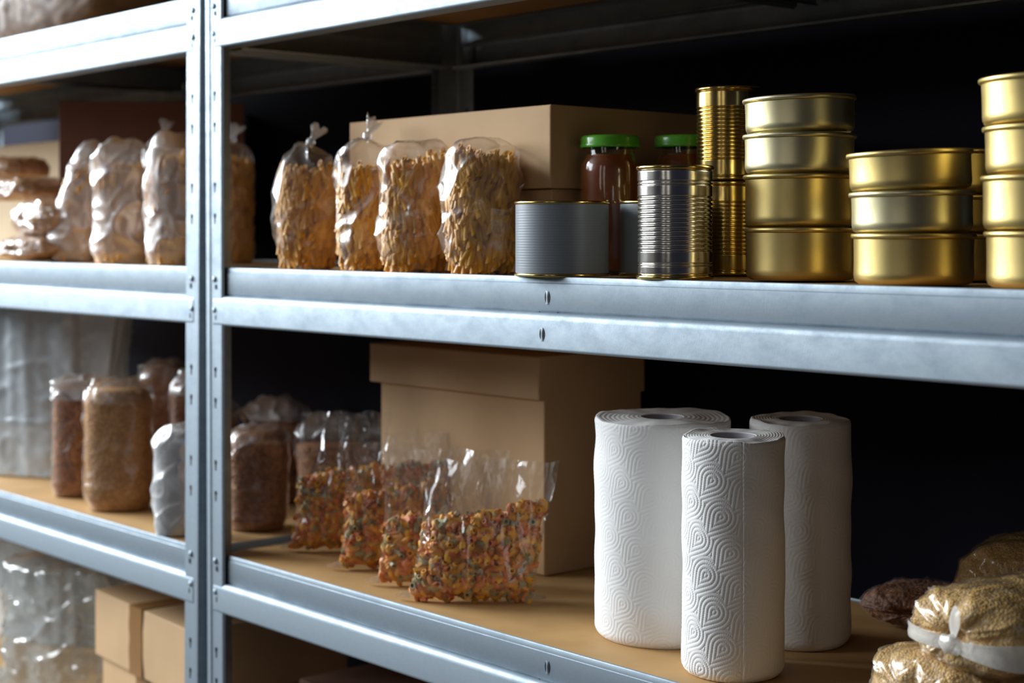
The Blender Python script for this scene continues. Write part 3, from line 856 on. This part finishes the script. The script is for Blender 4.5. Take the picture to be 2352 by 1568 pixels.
# ------------------------------------------------------------------ coloured pasta pouches
def pouch(px0, px1, d0, d1, h, T, fs0, fs1, seed, label, lean=0., topgrow=1.08, npieces=520, shear=.10):
    """px0/px1 columns of the bottom corners, d0/d1 their depths; fs0/fs1 fill height fraction at left / right"""
    a = Vector(at(px0, d0, Z0)); b = Vector(at(px1, d1, Z0)); c = (a + b) / 2; w = (b - a).length
    t = empty('pasta_pouch', (c.x, c.y, Z0 + .0004), label, 'bag', rz=math.atan2(b.y - a.y, b.x - a.x), group='clear pouches of coloured pasta')
    rr = random.Random(seed)
    def prof(u, v):
        g = sstep(-.02, .16, v) ** .7 * (1 - .93 * sstep(.35, .97, v))
        return T / 2 * g * max(0., 1 - abs(u) ** 3) ** .6
    def pt(u, v, side, off=0.):
        ww = w / 2 * (1 + (topgrow - 1) * v) * (1 - .05 * math.sin(PI * min(1, v * 1.2)))
        x = u * ww + shear * v * h; z = v * h
        y = side * max(0., prof(u, v) - off) + lean * v * v
        # loose film waves
        y += .007 * sstep(.45, 1., v) * mn.noise(Vector((u * 2.6 + seed, v * 1.2, seed))) * 2
        z += .005 * sstep(.8, 1, v) * mn.noise(Vector((u * 3 + seed, 3, 1)))
        return x, y, z
    v = []; f = []; nu = 64; nv = 48
    for side in (-1, 1):
        b0 = len(v)
        for j in range(nv + 1):
            for i in range(nu + 1):
                u = 2 * i / nu - 1; vv = j / nv
                x, y, z = pt(u, vv, side)
                k = .0065 * (rdg((x * 1.5, y, z * .45), 26., seed + side) - .3) * (1 - abs(u) ** 6)
                if j == 0: k = 0
                v.append((x, y + side * k, max(0, z)))
        for j in range(nv):
            for i in range(nu):
                p = b0 + j * (nu + 1) + i
                q = (p, p + 1, p + nu + 2, p + nu + 1)
                f.append(q if side < 0 else tuple(reversed(q)))
    o = mesh_obj('plastic_film', v, f, M['film_clear'], t)
    # gathered corners sticking out at the foot
    for sx in (-1, 1):
        mb = MB(); vv = []; ff = []
        for i in range(7):
            s = i / 6
            vv += [(sx * (w / 2 * .96 + .016 * s), -.004 * (1 - s), .010 * (1 - s) + .0015 + .004 * s), (sx * (w / 2 * .96 + .016 * s), .006 * (.6 + s), .0008)]
            if i: b_ = len(vv) - 4; ff.append((b_, b_ + 1, b_ + 3, b_ + 2))
        mb.add(vv, ff)
        mb.build('film_corner', M['knotf'], t, smooth=True, solid=.0004)
    # core + pieces
    mb = MB()
    def fh(u): return fs0 + (fs1 - fs0) * (u + 1) / 2 + .05 * mn.noise(Vector((u * 2.5 + seed, 0, 0)))
    nu2, nv2 = 20, 10; vv = []; ff = []
    for side in (-1, 1):
        b0 = len(vv)
        for j in range(nv2 + 1):
            for i in range(nu2 + 1):
                u = (2 * i / nu2 - 1) * .93; q = .03 + (fh(u) - .07) * j / nv2
                vv.append(pt(u, q, side, .0115))
        for j in range(nv2):
            for i in range(nu2):
                p = b0 + j * (nu2 + 1) + i; ff.append((p, p + 1, p + nu2 + 2, p + nu2 + 1))
    mb.add(vv, ff, .42)
    for k in range(npieces):
        u = rr.uniform(-.92, .92); side = -1 if rr.random() < .72 else 1
        q = rr.uniform(.03, fh(u))
        if k % 6 == 0: q = fh(u) - rr.uniform(0, .05); side = rr.choice((-1, 1, -.3, .3))
        x, y, z = pt(u, q, side, .0088)
        ax = Vector((rr.gauss(0, 1), rr.gauss(0, .45), rr.gauss(0, 1)))
        if ax.length < .1: ax = Vector((1, 0, 0))
        tube_piece(mb, Vector((x, y, max(z, .006))), ax, rr.uniform(.012, .018), rr.uniform(.0030, .0042), rr.random(), n=6, bend=rr.uniform(.0015, .0035))
    o = mb.build('coloured_pasta', M['colour_pasta'], t, smooth=True, tone=True, sharp=1.)
    o['kind'] = 'stuff'
    return t

pouch(935, 1226, 1.745, 1.735, .150, .050, .52, .70, 2, 'frontmost clear pouch of coloured pasta, leaning towards the tall lidded box', lean=.012, topgrow=1.03, shear=.17)
pouch(866, 1130, 1.82, 1.825, .150, .045, .46, .50, 5, 'clear pouch of coloured pasta directly behind the frontmost pouch', lean=.010)
pouch(778, 1010, 1.905, 1.93, .145, .045, .55, .66, 7, 'clear pouch of coloured pasta, third from the front', lean=.012)
pouch(668, 860, 2.02, 2.02, .172, .050, .50, .60, 9, 'clear pouch of coloured pasta nearest the double post, taller than the others', lean=.010)
pouch(862, 1010, 2.0, 2.0, .150, .030, .70, .72, 12, 'clear pouch of coloured pasta at the back, against the lidded box', lean=.004, npieces=320)

# ------------------------------------------------------------------ kitchen paper rolls
def roll(px, d, r, h, rc, label, seed, res, embo, seam_px=None, ripple=.0008):
    x, y, _ = at(px, d)
    t = empty('paper_towel_roll', (x, y, Z0), label, 'paper towel roll', group='white kitchen paper rolls')
    nu = int(2 * PI * r / res); nv = int(h / res)
    U, Vv = np.meshgrid(np.linspace(0, 2 * PI, nu, endpoint=False), np.linspace(0, 1, nv + 1))
    # angle of the direction that faces the camera
    toc = math.atan2(CAM.y - y, CAM.x - x)
    ang = (U - toc + PI) % (2 * PI) - PI
    s = ang * r; z = Vv * h
    # lattice of nested dotted teardrops, quilted into the paper
    a1 = np.array((.0085, -.0316)); a2 = np.array((.0235, .0215))
    inv = np.linalg.inv(np.stack([a1, a2], 1))
    n1 = inv[0, 0] * s + inv[0, 1] * z; n2 = inv[1, 0] * s + inv[1, 1] * z
    b1, b2 = np.round(n1), np.round(n2)
    dmin = np.full(s.shape, 1e3); arcl = np.zeros_like(s)
    tip = math.radians(232)
    c1 = (math.cos(tip + 1.05), math.sin(tip + 1.05)); c2 = (math.cos(tip - 1.05), math.sin(tip - 1.05))
    for i1 in (-1, 0, 1):
        for i2 in (-1, 0, 1):
            cx = (b1 + i1) * a1[0] + (b2 + i2) * a2[0]; cz = (b1 + i1) * a1[1] + (b2 + i2) * a2[1]
            dx, dz = s - cx, z - cz
            th = np.arctan2(dz, dx); rel = (th - tip + PI) % (2 * PI) - PI
            rad = np.hypot(dx, dz)
            corner = np.maximum(dx * c1[0] + dz * c1[1], dx * c2[0] + dz * c2[1])
            q = np.where(np.abs(rel) < 1.05, corner, rad)
            m_ = q < dmin
            al = np.where(np.abs(rel) < 1.05, np.where(rel > 0, -dx * c1[1] + dz * c1[0], dx * c2[1] - dz * c2[0]), th * (np.floor(q / .0038) + .5) * .0038)
            dmin = np.where(m_, q, dmin); arcl = np.where(m_, al, arcl)
    period = .0038
    ph = dmin / period
    ringn = np.floor(ph)
    band = np.abs(ph - ringn - .5) * 2             # 0 at the middle of the groove
    groove = np.clip(1 - band / .42, 0, 1)
    dots = .5 + .5 * np.cos(arcl / .0020 * 2 * PI)
    H = -(groove * (.15 + 1.0 * dots)) + .55 * np.cos(ph * PI) * 0
    pad = -.5 * np.cos(2 * PI * ph) * (band > -1)
    fade = embo * (1 - .75 * (1 / (1 + np.exp(-(s - .014) / .004)))) if seam_px is not None else embo
    disp = fade * (.00036 * H - .00009 * np.cos(2 * PI * (ph - .5)))
    rng = np.random.default_rng(seed)
    for k in range(9):
        a, b, p = rng.integers(1, 6), rng.uniform(.5, 5), rng.uniform(0, 6.28)
        disp = disp + ripple * .22 * np.sin(a * U + b * z / h * 2 * PI + p)
    # soft rolled-in edge at the foot, slightly crushed upper edge
    foot = np.clip(1 - z / .011, 0, 1); disp = disp - .0055 * foot ** 2.6
    topc = np.clip(1 - (h - z) / .004, 0, 1); disp = disp - .0016 * topc ** 2
    if seam_px is not None:
        s0 = seam_px
        disp = disp + .0005 * (s > s0) * np.exp(-(s - s0) / .02) * (s < s0 + .08) - .0008 * np.exp(-((s - s0) / .0005) ** 2)
    R = r + disp
    zz = z + .0012 * np.sin(3 * U + seed) * (Vv > .999) + .0004 * np.sin(11 * U + seed * 2) * (Vv > .999)
    verts = np.stack([R * np.cos(U), R * np.sin(U), zz], -1).reshape(-1, 3)
    nrow = nv + 1
    idx = np.arange(nrow * nu).reshape(nrow, nu)
    a = idx[:-1]; b = np.roll(idx, -1, 1)[:-1]; c = np.roll(idx, -1, 1)[1:]; d_ = idx[1:]
    quads = np.stack([a, b, c, d_], -1).reshape(-1, 4)
    v = verts.tolist(); f = quads.tolist()
    # wound top face (fine spiral ridges), inner bore and underside
    nt = 40; prev = idx[-1].tolist()
    for k in range(1, nt + 1):
        q = k / nt; base_ = len(v)
        for i in range(nu):
            A = 2 * PI * i / nu
            ro = float(R[-1, i]); rr = ro + (rc - ro) * q
            zt = h + .00018 * math.sin(q * 60 + A) * (1 if q < .97 else 0) + (.0012 * math.sin(3 * A + seed) + .0004 * math.sin(11 * A + seed * 2)) * (1 - q)
            zt += .0012 * math.sin(PI * min(1, q * 1.4)) * math.sin(2 * A + seed)
            v.append((rr * math.cos(A), rr * math.sin(A), zt))
        cur = list(range(base_, base_ + nu))
        for i in range(nu): f.append((prev[i], prev[(i + 1) % nu], cur[(i + 1) % nu], cur[i]))
        prev = cur
    base_ = len(v)
    for i in range(nu): A = 2 * PI * i / nu; v.append((rc * math.cos(A), rc * math.sin(A), 0.001))
    cur = list(range(base_, base_ + nu))
    for i in range(nu): f.append((prev[i], prev[(i + 1) % nu], cur[(i + 1) % nu], cur[i]))
    for i in range(nu): f.append((cur[i], cur[(i + 1) % nu], (i + 1) % nu, i))
    mesh_obj('paper', v, f, M['paper'], t)
    v, f = lathe([(rc - .0004, .001), (rc - .0004, h - .0008), (rc - .0014, h - .0006), (rc - .0016, h - .002), (rc - .0016, .001), (rc - .0004, .001)], 64)
    t.rotation_euler = (Matrix.Rotation(math.radians(1.5), 3, Vector((-(CAM.y - y), CAM.x - x, 0)).normalized())).to_euler()
    o = mesh_obj('cardboard_core', v, f, M['core'], t, sharp=.8); o['label'] = 'grey cardboard core'
    return t

roll(1521.5, 1.602, .0670, .215, .0205, 'thickest white kitchen paper roll, standing left and behind', 3, .0008, .65, ripple=.0012)
roll(1684, 1.463, .0461, .2135, .0205, 'front white kitchen paper roll with deep embossing and a vertical sheet seam', 5, .00046, 1.2, seam_px=.0083)
roll(1838, 1.575, .0487, .2160, .0210, 'white kitchen paper roll at the right rear, in the shade', 8, .0010, .5, ripple=.0012)

# ------------------------------------------------------------------ grey plastic at the left
def hanging_film(loc, w, h, dp, rz, label, seed, mat, folds=9, name='plastic_bag', crumple=.004, group=None, kneel=0., rows=70, cols=150):
    t = empty(name, loc, label, 'plastic bag', rz=rz, group=group)
    v = []; f = []
    for j in range(rows + 1):
        q = j / rows
        for i in range(cols):
            a = 2 * PI * i / cols; c, s_ = math.cos(a), math.sin(a)
            e = 2.6; k = (abs(c) ** e + abs(s_) ** e) ** (-1 / e)
            fold = 1 + .16 * mn.noise(Vector((c * folds * .35 + seed, s_ * folds * .35, q * .8))) * (.5 + q)
            sh = 1 - .06 * math.sin(PI * q) - kneel * q
            if q > .93: sh *= math.sqrt(max(.05, 1 - ((q - .93) / .07) ** 2))
            x = w / 2 * k * c * fold * sh; y = dp / 2 * k * s_ * fold * sh
            p = (x, y, h * q)
            kk = crumple * (rdg(p, 22., seed) - .3)
            x += c * kk; y += s_ * kk
            v.append((x, y, h * q + (kk * .8 if q > .9 else 0)))
    for j in range(rows):
        for i in range(cols):
            i2 = (i + 1) % cols
            f.append((j * cols + i, j * cols + i2, (j + 1) * cols + i2, (j + 1) * cols + i))
    b = len(v); v.append((0, 0, 0)); f += [(b, (i + 1) % cols, i) for i in range(cols)]
    b = len(v); o = rows * cols; v.append((0, 0, h)); f += [(b, o + i, o + (i + 1) % cols) for i in range(cols)]
    mesh_obj('plastic_film', v, f, mat, t)
    return t
x, y, z = at2(110, .16, Z0)
hanging_film((x, y, Z0), .30, .300, .15, .55, 'tall bundle of grey translucent plastic at the left end of the lower shelf', 71, M['milky'], folds=16)
x, y, z = at2(60, .30, ZB)
hanging_film((x + .1, y, ZB), .26, .290, .10, .3, 'grey plastic sheeting standing at the back of the bottom shelf', 73, M['milky'], folds=14)
x, y, z = at2(175, .13, ZB)
hanging_film((x, y, ZB), .26, .242, .18, .3, 'crumpled clear plastic bag beside the taped boxes on the bottom shelf', 75, film('crumpled_film', base=.10, fres=.9, haze=.38, rough=.16, bscale=7., bstr=.5, bdist=.010, hazecol=(.55, .58, .56)), folds=6, crumple=.010, kneel=.08)
lying_bag((.50, .03, ZB), .16, .205, .2, .1, 'dark blue rounded plastic bag low on the bottom shelf', 'bluebag', 'film_clear', 81, None, name='blue_bag', fillname='bag_contents')

# ------------------------------------------------------------------ light
def area(name, loc, target, sx, sy, power, color):
    l = bpy.data.lights.new(name, 'AREA'); l.shape = 'RECTANGLE'; l.size = sx; l.size_y = sy; l.energy = power; l.color = color
    o = bpy.data.objects.new(name, l); COL.objects.link(o); o.location = loc
    o.rotation_euler = (Vector(target) - Vector(loc)).to_track_quat('-Z', 'Y').to_euler()
    return o
area('window_light_left', (-3.3, -1.40, 1.40), (.2, 0, 0), 2.4, 2.0, 380, (.86, .94, 1.0))
area('window_light_front', (-2.1, -3.25, 1.45), (.2, 0, .1), 1.6, 1.5, 60, (.90, .95, 1.0))

area('fill_strip_right', (1.15, -3.45, .9), (.9, 0, .1), .35, 1.8, 3.2, (1., .95, .90))  # added fill, no known window; brightens and streaks the tin can
area('fill_strip_far_right', (2.1, -3.45, .9), (1.1, 0, .1), .45, 1.8, 3, (1., .95, .90))  # second invented strip of fill, for another streak on the tin
w = bpy.data.worlds.new('room'); sc.world = w; w.use_nodes = True
bg = w.node_tree.nodes['Background']; bg.inputs[0].default_value = (1., .92, .82, 1); bg.inputs[1].default_value = .07

# ------------------------------------------------------------------ camera
cam = bpy.data.cameras.new('camera'); co = bpy.data.objects.new('camera', cam); COL.objects.link(co)
co.location = CAM; co.rotation_euler = (PI / 2, 0, YAW)
cam.sensor_width = 36; cam.lens = 36 * FPX / 2352; cam.shift_y = (HORY - 784) / 2352
cam.clip_start = .05
cam.dof.use_dof = True; cam.dof.focus_distance = 1.455; cam.dof.aperture_fstop = 5.4; cam.dof.aperture_blades = 0
sc.camera = co
sc.view_settings.view_transform = 'Standard'; sc.view_settings.look = 'None'; sc.view_settings.exposure = 0.; sc.view_settings.gamma = 1.
sc.view_settings.use_curve_mapping = False
try:
    sc.cycles.use_denoising = True
    sc.cycles.transparent_max_bounces = 40; sc.cycles.max_bounces = 10; sc.cycles.diffuse_bounces = 4; sc.cycles.glossy_bounces = 5
    sc.cycles.sample_clamp_indirect = 6.
except Exception: pass
